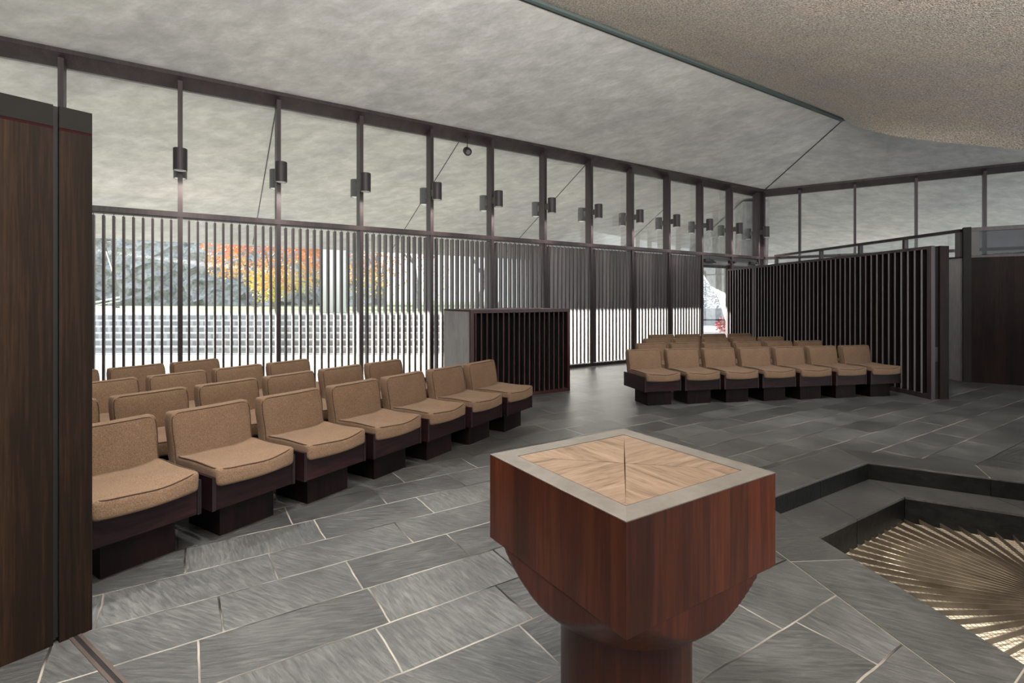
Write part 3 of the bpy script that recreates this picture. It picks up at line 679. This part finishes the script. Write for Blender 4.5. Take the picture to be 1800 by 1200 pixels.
# ------------------------------------------------------------------ seats
def make_chair():
    o = thing('seat', '', 'seat')
    w = .285
    bb = B(); box(bb, ID, -w+.024, w-.024, .004, .028, .21, .408); build('front_board', bb, M['box_wood'], o, bevel=.002)
    bb = B(); box(bb, ID, -w+.024, w-.024, .602, .626, .21, .408); build('back_board', bb, M['box_wood'], o, bevel=.002)
    for sgn in (-1, 1):
        bb = B(); x0, x1 = sorted((sgn*w, sgn*(w-.023))); box(bb, ID, x0, x1, 0, .63, .208, .412); build('side_board', bb, M['side_wood'], o, bevel=.002)
    bb = B(); box(bb, ID, -w+.024, w-.024, .028, .602, .215, .235); build('bottom_board', bb, M['base_wood'], o)
    bb = B(); box(bb, ID, -.185, .185, .10, .47, 0, .214); build('pedestal', bb, M['base_wood'], o, bevel=.003)
    # seat cushion: sagging, softly drooping over the front board
    def topz(x, y):                                   # sag of the top, x,y in -1..1
        return -.020*(1-x*x)*(.4+.6*max(0, -y)) + .010*x*x
    def sag(q, hx, hy, hz):
        x, y = q.x/hx, q.y/hy
        k = (q.z+hz)/(2*hz)
        z = q.z + topz(x, y)*k
        z += -.018*(1-k)*max(0, -y)**4*(1-.6*x*x)*1.2
        yy = q.y - .018*(1-x*x)*max(0, -y)**3*(.4+.6*(1-k))
        z += .004*sin(x*5+y*3)*k
        return Vector((q.x*(1-.02*(1-k)), yy, z))
    bb = B(); hx, hy, hz, rr = .268, .26, .052, .026
    rbox(bb, 0, .235, .412, hx, hy, hz, rr, 12, 10, 3, sag)
    cu = build('seat_cushion', bb, M['fabric'], o, smooth=True)
    pts = []
    loop = [(x, -1) for x in [i/8 for i in range(-7, 8)]] + [(1, y) for y in [i/8 for i in range(-7, 8)]] + [(-x, 1) for x in [i/8 for i in range(-7, 8)]] + [(-1, -y) for y in [i/8 for i in range(-7, 8)]]
    for x, y in loop:
        q = Vector((x*(hx-.006), y*(hy-.006), hz-.008))
        if abs(x) > .85 and abs(y) > .85: q.x *= .985; q.y *= .985
        q = sag(q, hx, hy, hz); pts.append(q + Vector((0, .235, .412)) + Vector((0, 0, .003)))
    bb = B(); tube(bb, pts, .0036, 6, closed=True); build('piping', bb, M['piping'], cu, smooth=True)
    # back cushion, leaning
    lean = radians(10); hz2 = .175
    def ln(q, hx, hy, hz):
        x, z = q.x/hx, q.z/hz
        y = q.y - .012*(1-x*x)*(1-z*z)*(1 if q.y < 0 else -.3)
        zz = q.z + .004*(x*x)*(z > 0) - .003
        return Vector((q.x + .003*sin(z*4)*x, y*cos(lean) + (zz+hz)*sin(lean), zz*cos(lean) + 0))
    bb = B(); rbox(bb, 0, .515, .572, .272, .050, hz2, .024, 12, 2, 8, ln)
    bk_ = build('back_cushion', bb, M['fabric'], o, smooth=True)
    for yy, nm in ((-.046, 'front'), (.046, 'back')):
        pts = []
        K = [i/8 for i in range(-7, 8)]
        for x, z in [(x, -1) for x in K] + [(1, z) for z in K] + [(-x, 1) for x in K] + [(-1, -z) for z in K]:
            q = Vector((x*(.272-.007), yy, z*(hz2-.007)))
            if abs(x) > .85 and abs(z) > .85: q.x *= .985; q.z *= .98
            pts.append(ln(q, .272, .05, hz2) + Vector((0, .515, .572)))
        bb = B(); tube(bb, pts, .0034, 6, closed=True); build('piping', bb, M['piping'] if yy < 0 else M['fabric'], bk_, smooth=True)
    return o
chair = None
def place(x, y, rz, label, group):
    global chair
    if chair is None: chair = make_chair(); o = chair
    else: o = copy_tree(chair)
    o.location = (x, y, 0); o.rotation_euler = (0, 0, rz); setp(o, label, 'seat', group)
rn = ['front row', 'second row', 'third row', 'back row']
# near-left block: angle of the row and first seat
def block(last, ang, sp, rowd, shift, counts, side, extra=0, off=0):
    e = Vector((cos(ang), sin(ang))); b = Vector((-sin(ang), cos(ang)))
    for r, cnt in enumerate(counts):
        for i in range(cnt):
            if side == 'L': p = last - e*(i + r*shift)*sp + b*rowd*r; where = '%s from the right end' % ORD[i]
            else: p = last + e*(i + r*shift)*sp + b*rowd*r; where = '%s from the left end' % ORD[i]
            jit = random.uniform(-1, 1)*radians(.7)
            q = p - b*.10
            place(q.x, q.y, ang + radians(3.5)*(1 if side == 'L' else 1) + jit, 'tan seat on dark box base, %s block, %s, %s' % ('near left' if side == 'L' else 'far right', rn[r], where), '%s of the %s seating block' % (rn[r], 'near left' if side == 'L' else 'far right'))
block(Vector((.011, 5.95)), radians(55.2), .617, .985, 1.02, (7, 6, 5, 4), 'L')
block(Vector((2.09, 7.27)), radians(10.3), .607, .97, .96, (7, 6, 5, 4), 'R')

# ------------------------------------------------------------------ louvered console box in the middle
Pc = Vector((-.59, 7.41, 0)); FC = Fr(Pc, d, n_)
o = thing('louvered_console', 'waist-high dark red wooden box with angled louvers, beside the aisle', 'console', tuple(FC(.9, .45, 0)))
Wd, Dp, Hc = 1.83, .91, 1.34
bb = B(); box(bb, FC, 0, .05, 0, .06, 0, Hc); box(bb, FC, Wd-.05, Wd, 0, .06, 0, Hc); box(bb, FC, .05, Wd-.05, 0, .06, Hc-.05, Hc); box(bb, FC, .05, Wd-.05, 0, .06, 0, .05)
build('front_frame', bb, M['console_wood'], o, bevel=.003)
for i in range(18):
    bb = B(); a = .05 + (i+.6)*(Wd-.1)/18.2; c = FC(a, .055, 0); ua = d*cos(radians(62)) + n_*sin(radians(62))
    Fk = Fr(c, ua, ua.cross(Vector((0, 0, 1))) * -1); box(bb, Fk, -.052, .052, -.009, .009, .05, Hc-.05)
    build('louver', bb, M['console_wood'], o)
bb = B(); box(bb, FC, .02, Wd-.02, .14, .16, .02, Hc-.03); build('back_board', bb, M['black'], o)
for nm, aa in (('side_panel', 0), ('side_panel', Wd-.03)):
    bb = B(); box(bb, FC, aa, aa+.03, .062, Dp, 0, Hc-.03); build(nm, bb, M['side_wood'] if aa else M['grey_wood'], o, bevel=.002)  # grey on the left side paints in the bright window reflection
bb = B(); box(bb, FC, .0, Wd, .062, Dp, Hc-.028, Hc); build('top_board', bb, M['console_wood'], o, bevel=.002)
bb = B(); box(bb, FC, .032, Wd-.032, Dp-.03, Dp, 0, Hc-.03); build('rear_board', bb, M['console_wood'], o)

# ------------------------------------------------------------------ slatted partition on the right
A = Vector((6.245, 7.66, 0)); Bp = Vector((5.75, 13.75, 0)); ln_ = (Bp-A).length; u = (Bp-A).normalized(); v = Vector((u.y, -u.x, 0))   # v points right
FS = Fr(A, u, v); HS = 2.29
o = thing('slatted_partition', 'tall dark slatted screen with fins edged in painted window light behind the far right seats', 'partition', tuple(FS(ln_/2, .13, 0)))
bb = B(); box(bb, FS, 0, .075, 0, .06, 0, HS); box(bb, FS, .075, ln_, 0, .06, HS-.045, HS); box(bb, FS, .075, ln_, 0, .06, 0, .07); box(bb, FS, ln_-.05, ln_, 0, .06, .07, HS-.045); box(bb, FS, 4.78, 4.90, 0, .06, .07, HS-.045)
build('frame', bb, M['frame_wood'], o, bevel=.002)
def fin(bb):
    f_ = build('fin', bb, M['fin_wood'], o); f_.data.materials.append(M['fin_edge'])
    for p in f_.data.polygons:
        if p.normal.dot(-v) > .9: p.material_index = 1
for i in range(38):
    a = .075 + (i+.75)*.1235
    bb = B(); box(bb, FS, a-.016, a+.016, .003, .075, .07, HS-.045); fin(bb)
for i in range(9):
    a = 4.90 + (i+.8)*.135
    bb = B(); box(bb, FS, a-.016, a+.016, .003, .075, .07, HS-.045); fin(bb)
bb = B(); box(bb, FS, .08, ln_, .078, .11, .0, HS-.01); build('back_board', bb, M['black'], o)
bb = B(); box(bb, FS, .03, .08, .062, .14, 0, HS-.004); build('post_recess', bb, M['black'], o)
bb = B(); box(bb, FS, .0, .085, .14, .285, 0, HS+.0); build('end_post', bb, M['door_wood'], o, bevel=.003)
bb = B(); box(bb, FS, .085, ln_, .25, .285, 0, HS); build('rear_panel', bb, M['door_wood'], o)
bb = B(); box(bb, FS, .02, .032, .075, .125, .56, .78); build('pull_handle', bb, M['black_metal'], o, bevel=.002)

# ------------------------------------------------------------------ vestibule walls on the right
G0 = Vector((8.17, 9.32, 0)); G1 = Vector((7.60, 14.9, 0)); gl_ = (G1-G0).length; ug = (G1-G0).normalized(); vg_ = Vector((ug.y, -ug.x, 0))
FG = Fr(G0, ug, vg_); HG = 2.77; HP = 2.24
bb = B(); box(bb, FG, .06, gl_, 0, .09, HG-.06, HG); struct('trim_40', bb, M['frame_wood'], 'dark top rail of the glazed vestibule wall')
bb = B(); box(bb, FG, .06, gl_, 0, .09, HP, HP+.03); struct('trim_41', bb, M['frame_wood'], 'dark lower rail of the vestibule glass band')
bb = B(); box(bb, FG, .06, 3.2, .02, .07, 0, HP); struct('wall_vestibule', bb, M['grey_wood'], 'pale grey wooden wall panel behind the slatted screen')
gp = [.06, 1.23, 2.42, 3.7, gl_-.06]
for i, g in enumerate(gp):
    w_ = .09 if i == 0 else .05
    bb = B(); box(bb, FG, g, g+w_, 0, .09, HP+.03, HG-.06); struct('trim_%d' % (42+i), bb, M['lamp_grey'] if i == 0 else M['frame_wood'], 'short upright in the vestibule glass band, %s from the near end' % ORD[i])
    if i < 4:
        bb = B(); box(bb, FG, g+w_, gp[i+1], .04, .046, HP+.03, HG-.06); struct('window_%d' % wn, bb, M['glass'], 'low vestibule pane, %s from the near end' % ORD[i]); wn += 1
W0 = Vector((8.25, 9.27, 0)); FW = Fr(W0, r_, nr)
bb = B(); box(bb, FW, -.09, .02, -.03, .10, 0, HG+.02); struct('trim_50', bb, M['black'], 'black upright post at the vestibule corner')
bb = B(); box(bb, FW, .02, 3.4, 0, .06, 0, HP); struct('wall_right', bb, M['door_wood'], 'dark brown wooden wall panel at the right edge')
bb = B(); box(bb, FW, .02, 3.4, -.012, .072, HP, HP+.04); box(bb, FW, .02, 3.4, -.012, .072, HG-.06, HG+.01); struct('trim_51', bb, M['frame_wood'], 'dark rails framing the smoked pane above the wooden wall')
bb = B(); box(bb, FW, .02, .13, .0, .06, HP+.04, HG-.06); struct('trim_52', bb, M['lamp_grey'], 'grey upright beside the smoked pane')
bb = B(); box(bb, FW, .13, 3.4, .027, .033, HP+.04, HG-.06); struct('window_%d' % wn, bb, M['glass_dark'], 'smoked pane above the dark wooden wall'); wn += 1

# ------------------------------------------------------------------ tall wooden partition at the left edge
e_ = Vector((cos(radians(53.5)), sin(radians(53.5)), 0)); Pn = Vector((-1.905, 2.334, 0)); FP = Fr(Pn, -e_, Vector((-e_.y, e_.x, 0)))
Hh = 2.34
o = thing('wooden_partition', 'tall walnut partition leaf with a black slot at the left edge', 'partition', tuple(FP(.6, .03, 0)))
for nm, a0, a1 in (('edge_leaf', 0, .115), ('main_leaf', .135, 1.45)):
    bb = B(); box(bb, FP, a0, a1, 0, .06, .0, 2.235); build(nm, bb, M['panel_wood'], o, bevel=.002)
    bb = B(); box(bb, FP, a0, a1, 0, .06, 2.247, Hh); build('top_rail', bb, M['top_band'], o, bevel=.002)
    bb = B(); box(bb, FP, a0, a1, .001, .059, 2.2355, 2.2465); build('reveal_line', bb, M['red_line'], o)
bb = B(); box(bb, FP, .1155, .1345, .018, .058, .02, Hh); build('slot', bb, M['black'], o)
# floor track
T0 = Vector((-2.05, 2.36, 0)); FT = Fr(T0, Vector((.826, -.563, 0)).normalized(), Vector((.563, .826, 0)).normalized())
o = thing('floor_track', 'narrow twin metal guide track set in the slate beside the wooden partition', 'track', tuple(FT(.5, 0, 0)))
for b0, b1 in ((-.022, -.008), (.008, .022)):
    bb = B(); box(bb, FT, 0, 1.3, b0, b1, -.02, .003); build('rail', bb, M['brass_track'], o)
bb = B(); box(bb, FT, 0, 1.3, -.0078, .0078, -.02, .0012); build('slot', bb, M['black'], o)

# ------------------------------------------------------------------ lectern / font in the foreground
P0 = Vector((.289, 1.300, 0)); ax = Vector((.566, .369, 0)).normalized(); ay = Vector((-.369, .566, 0)).normalized(); SZ = .675
rz = math.atan2(ax.y, ax.x)
ctr = P0 + ax*SZ/2 + ay*SZ/2
TOP = .937; BOT = TOP-.30
o = thing('wooden_lectern', 'square red oak lectern with a pale inlaid top on a round column', 'lectern', (ctr.x, ctr.y, 0), rz)
FLc = Fr(ctr, ax, ay); h = SZ/2
# block hollowed at the inlay
bb = B(); box(bb, FLc, -h, h, -h, -h+.03, BOT, TOP-.003); build('side_face', bb, M['lectern_wood'], o)
bb = B(); box(bb, FLc, -h, h, h-.03, h, BOT, TOP-.003); build('side_face', bb, M['lectern_wood'], o)
bb = B(); box(bb, FLc, -h, -h+.0299, -h+.0302, h-.0302, BOT, TOP-.003); build('side_face', bb, M['lectern_wood_b'], o)
bb = B(); box(bb, FLc, h-.0299, h, -h+.0302, h-.0302, BOT, TOP-.003); build('side_face', bb, M['lectern_wood_b'], o)
bb = B(); box(bb, FLc, -h+.0302, h-.0302, -h+.0302, h-.0302, BOT+.02, TOP-.03); build('core', bb, M['column_wood'], o)
ins = .0715; hi_ = h-ins
cs = [(-h, -h), (h, -h), (h, h), (-h, h)]; ci = [(-hi_, -hi_), (hi_, -hi_), (hi_, hi_), (-hi_, hi_)]
for i in range(4):
    j = (i+1) % 4
    bb = B(); prism(bb, FLc, [cs[i], cs[j], ci[j], ci[i]], TOP-.0029, TOP); b_ = build('top_border', bb, M['border_wood'], o)
g = hi_-.002
for i in range(4):
    j = (i+1) % 4; a_, c_ = [(-g, -g), (g, -g), (g, g), (-g, g)][i], [(-g, -g), (g, -g), (g, g), (-g, g)][j]
    m_ = ((a_[0]+c_[0])/2, (a_[1]+c_[1])/2); L_ = (m_[0]**2+m_[1]**2)**.5; sh = .003
    off = (m_[0]/L_*sh, m_[1]/L_*sh)
    tri = [(a_[0]*(1-.006), a_[1]*(1-.006)), (c_[0]*(1-.006), c_[1]*(1-.006)), off]
    bb = B(); prism(bb, FLc, tri, TOP-.02, TOP-.001); build('inlay_panel', bb, M['inlay_a'] if i % 2 else M['inlay_b'], o)
bb = B(); box(bb, FLc, -hi_, hi_, -hi_, hi_, TOP-.029, TOP-.0205); build('inlay_bed', bb, M['black'], o)
# bowl: rounded square that flows into the column
bb = B(); N = 144; rings = []
KP = ((.418, 0), (.402, .025), (.378, .055), (.352, .085), (.325, .115), (.292, .145), (.258, .168), (.222, .188), (.18, .20))
for kk in range(41):
    tt = kk/40*8; i0 = min(7, int(tt)); ff = tt-i0
    pm, p0_, p1_, p2_ = KP[max(0, i0-1)], KP[i0], KP[i0+1], KP[min(8, i0+2)]
    R, drop = [.5*(2*p0_[q] + (p1_[q]-pm[q])*ff + (2*pm[q]-5*p0_[q]+4*p1_[q]-p2_[q])*ff**2 + (-pm[q]+3*p0_[q]-3*p1_[q]+p2_[q])*ff**3) for q in (0, 1)]
    zz = BOT - drop
    ring = []
    for q in range(N):
        th = 2*pi*q/N; x, y = R*cos(th), R*sin(th)
        lim = h-.002-drop*.02
        x = max(-lim, min(lim, x)); y = max(-lim, min(lim, y))
        ring.append(bb.verts.new(FLc(x, y, zz)))
    rings.append(ring)
for Aa, Bb in zip(rings, rings[1:]):
    for q in range(N): bb.faces.new((Aa[q], Aa[(q+1) % N], Bb[(q+1) % N], Bb[q]))
bb.faces.new(rings[0][::-1]); bb.faces.new(rings[-1])
build('bowl', bb, M['column_wood'], o, smooth=True)
bb = B(); lathe(bb, ctr, [(.219, 0), (.219, BOT-.19)], 64); build('column', bb, M['column_wood'], o)
for p in o.children[-1].data.polygons: p.use_smooth = abs(p.normal.z) < .5
for nm in ():
    pass

# ------------------------------------------------------------------ radial grille in the pit
IN = PITI
o = thing('radial_grille', 'fan of grey metal blades over a pale mesh panel in the sunken hexagon', 'grille', (CEN.x, CEN.y, -.3))
def edge_hit(ang):
    dv = Vector((cos(ang), sin(ang))); best = 9
    for i in range(6):
        a, b = IN[i], IN[(i+1) % 6]; e = b-a; den = dv.x*e.y - dv.y*e.x
        if abs(den) < 1e-9: continue
        w = a-CEN; t = (w.x*e.y - w.y*e.x)/den; s = (w.x*dv.y - w.y*dv.x)/den
        if t > 0 and -1e-6 <= s <= 1+1e-6: best = min(best, t)
    return best
NB = 64
for i in range(NB):
    an = 2*pi*i/NB + .02; R = edge_hit(an)-.03; dv = Vector((cos(an), sin(an), 0)); Fb = Fr((CEN.x, CEN.y, 0), dv, Vector((-dv.y, dv.x, 0)))
    bb = B(); 
    lo = [Fb(.22, -.003, -.345), Fb(R, -.003, -.345), Fb(R, .003, -.345), Fb(.22, .003, -.345)]
    hi = [Fb(.22, -.003, -.312), Fb(R, .003, -.312), Fb(R, .007, -.312), Fb(.22, .003, -.312)]
    hexa(bb, lo, hi); build('blade', bb, M['grille'], o)
bb = B(); prism(bb, ID, [(p.x, p.y) for p in PITI], -.375, -.365); build('mesh_panel', bb, M['mesh'], o)
bb = B(); lathe(bb, (CEN.x, CEN.y, 0), [(.21, -.365), (.21, -.29)], 24); build('hub', bb, M['grille'], o)

# ------------------------------------------------------------------ outside
bm = B(); F0 = Fr((0, 0, 0), (1, 0, 0), (0, 1, 0))
pA = FL(-16, .31, 0); pB = FL(S_C+.2, .31, 0); pC = FR(30, .31, 0)
prism(bm, ID, [(pA.x, pA.y), (pB.x, pB.y), (pC.x, pC.y), (60, 90), (-60, 90), (-60, pA.y)], -.3, -.02)
struct('ground', bm, M['pave'], 'pale sunlit paving outside the windows')
o = thing('garden_steps', 'wide pale block steps rising outside the slatted windows', 'steps', (-14, 15, 0))
for k in range(7):
    y0 = 14+.35*k
    bb = B(); box(bb, ID, -34, -1.8, y0+.03, 20, .17*k-.19+.0, .17*k-.045); build('riser', bb, M['block'], o)
    bb = B(); box(bb, ID, -34, -1.77, y0, y0+.42, .17*k-.045, .17*k); build('tread', bb, M['white'], o)
bm = B(); box(bm, ID, -70, -1.8, 16.3, 90, -.01, 1.0); struct('ground', bm, M['lawn'], 'grassy upper level beyond the garden steps')
bm = B(); box(bm, ID, 2.2, 26, 30, 30.3, -.02, .95); setp(build('parapet_wall', bm, M['concrete'], kind='structure'), 'low pale garden wall seen through the exit door', 'wall')
bm = B(); 
setp(build('concrete_column', (lambda bb: (box(bb, ID, -6.68, -5.98, 17.9, 18.5, .99, 6), bb)[1])(bm), M['white'], kind='structure'), 'square white column outside the slatted windows', 'column')
# handrails
o = thing('handrail', 'dark metal handrail on posts outside the exit door', 'railing', (8.2, 20, 0))
bb = B(); tube(bb, [(7.0, 20, .68), (9.6, 20, .68)], .025, 8); build('rail', bb, M['black_metal'], o)
for x in (7.05, 8.55, 9.5):
    bb = B(); tube(bb, [(x, 20, -.02), (x, 20, .68)], .02, 8); build('post', bb, M['black_metal'], o)
o = thing('handrail', 'pale sloping handrail beside the garden steps at the far left', 'railing', (-13.5, 17.0, 1.0))
bb = B(); tube(bb, [(-15.1, 17.2, 1.15), (-13.2, 17.3, 1.55)], .03, 8); tube(bb, [(-15.1, 17.2, 1.05), (-13.2, 17.3, 1.43)], .02, 8); build('rail', bb, M['white'], o)
for q in (.1, .9):
    bb = B(); p = Vector((-15.1, 17.2, 1.1)).lerp(Vector((-13.2, 17.3, 1.5)), q); tube(bb, [(p.x, p.y, 1.021), p], .02, 6); build('post', bb, M['white'], o)

def tree_mesh(bb, x, y, z, H, r0, seed, depth=4, spread=.55, seg=4):
    R = random.Random(seed)
    def br(p, dr, ln, r, lv):
        q = p; pts = [p]; rad = [r]
        for i in range(3):
            dr = (dr + Vector((R.uniform(-1, 1), R.uniform(-1, 1), R.uniform(-.4, .7)))*.16).normalized(); q = q + dr*ln/3; pts.append(q); rad.append(r*(1-.2*(i+1)))
        tube(bb, pts, r, seg, caps=False, radii=rad)
        if lv == 0: return
        for i in range(R.choice((2, 3, 3))):
            nd = (dr + Vector((R.uniform(-1, 1), R.uniform(-1, 1), R.uniform(-.5, .8)))*spread*1.4).normalized()
            br(pts[R.choice((2, 3, 3))], nd, ln*R.uniform(.62, .85), r*.52, lv-1)
    br(Vector((x, y, z)), Vector((0, 0, 1)), H*.33, r0, depth)
def leaves(bb, c, rad, cnt, size, seed, sq=(1, 1, 1)):
    R = random.Random(seed); c = Vector(c)
    for i in range(cnt):
        while True:
            p = Vector((R.uniform(-1, 1), R.uniform(-1, 1), R.uniform(-1, 1)))
            if p.length < 1: break
        p = Vector((p.x*sq[0], p.y*sq[1], p.z*sq[2]))*rad + c
        a = Vector((R.uniform(-1, 1), R.uniform(-1, 1), R.uniform(-1, 1))).normalized(); b2 = a.orthogonal().normalized(); s = size*R.uniform(.6, 1.3)
        w = a.cross(b2)
        bb.faces.new([bb.verts.new(p + a*s), bb.verts.new(p + b2*s*.6), bb.verts.new(p - a*s*.9), bb.verts.new(p - b2*s*.6)])
# autumn tree
bm = B(); Rh = random.Random(77); nx_, nz_ = 70, 16; gv = []
for i in range(nx_+1):
    col_ = []
    for k in range(nz_+1):
        x = -44 + 33*i/nx_; zz = 1.0 + 6.5*k/nz_
        col_.append(bm.verts.new((x + Rh.uniform(-.2, .2), 40.5 + .9*sin(x*1.1)+ Rh.uniform(-.5, .5) + 1.2*(k/nz_)**2, max(.99, zz + (Rh.uniform(-.2, .2) if k else 0)))))
    col_.append(bm.verts.new((x, 43, 7.0))); col_.append(bm.verts.new((x, 43, .99))); gv.append(col_)
for Aa, Bb in zip(gv, gv[1:]):
    for k in range(len(Aa)-1): bm.faces.new((Aa[k], Bb[k], Bb[k+1], Aa[k+1]))
setp(build('hedge', bm, M['bush']), 'tall grey hedge closing the garden beyond the lawn', 'hedge')
o = thing('autumn_tree', 'broad tree with orange, red and yellow autumn leaves beyond the windows', 'tree', (-11.6, 25, 1.0))
bb = B(); tree_mesh(bb, -11.6, 25, 1.0, 6, .14, 3, 4); build('trunk', bb, M['bark'], o)
bb = B(); Rr = random.Random(5)
for i in range(14):
    cx_, cz_ = -11.9 + Rr.uniform(-2.6, 2.6), 2.9 + Rr.uniform(-.8, 1.8); leaves(bb, (cx_, 25+Rr.uniform(-1, 1), cz_), 1.1, 420, .075, 50+i, (1, .8, .8))
fo = build('foliage', bb, M['autumn'], o); fo['kind'] = 'stuff'
o = thing('autumn_tree', 'sparse orange autumn tree beyond the white column', 'tree', (-5.0, 27, 1.0))
bb = B(); tree_mesh(bb, -5.0, 27, 1.0, 7, .13, 11, 4); build('trunk', bb, M['bark'], o)
bb = B()
for i in range(9): leaves(bb, (-5.6 + Rr.uniform(-2.4, 2.6), 27+Rr.uniform(-1, 1), 2.9 + Rr.uniform(-.6, 1.6)), 1.0, 130, .075, 90+i)
fo = build('foliage', bb, M['autumn'], o); fo['kind'] = 'stuff'
# grey thicket trees on the left, bare ones in the middle and behind the door
tp = [(-29, 30, 'leftmost'), (-21.5, 28, 'second from the left'), (-15.4, 31, 'just left of the orange tree'), (-8.3, 32.5, 'right behind the white column'), (-1.9, 31, 'behind the middle slatted bays'), (11.5, 33, 'seen through the exit door, nearer one'), (18, 39, 'seen through the exit door, farther one')]
for i, (x, y, w) in enumerate(tp):
    z = 1.0 if x < -1.8 else -.02
    o = thing('bare_tree', 'grey leafless tree with tangled branches, %s' % w, 'tree', (x, y, z), 0, 'bare trees beyond the windows')
    bb = B(); tree_mesh(bb, x, y, z, 8, .20, 20+i, 5, .7, 3); build('trunk', bb, M['bark'], o)
sh = [(16.0, 47, 3.2, 3.4), (22, 50, 3.0, 3.6)]
for i, (x, y, rw, hh) in enumerate(sh):
    z = 1.0 if x < -1.8 else -.02
    bb = B(); leaves(bb, (x, y, z+hh*.5), 1, 2600, .13, 200+i, (rw, 1.3, hh*.6))
    setp(build('shrub', bb, M['bush'], None), 'grey green shrub mass seen through the exit door, %s from the left' % ORD[i], 'shrub', 'shrubs beyond the windows')
bb = B(); leaves(bb, (9.3, 22.5, .35), .45, 500, .05, 301, (1, .6, .8)); setp(build('flower_bush', bb, M['pink']), 'small red flowering bush outside the exit door', 'bush')
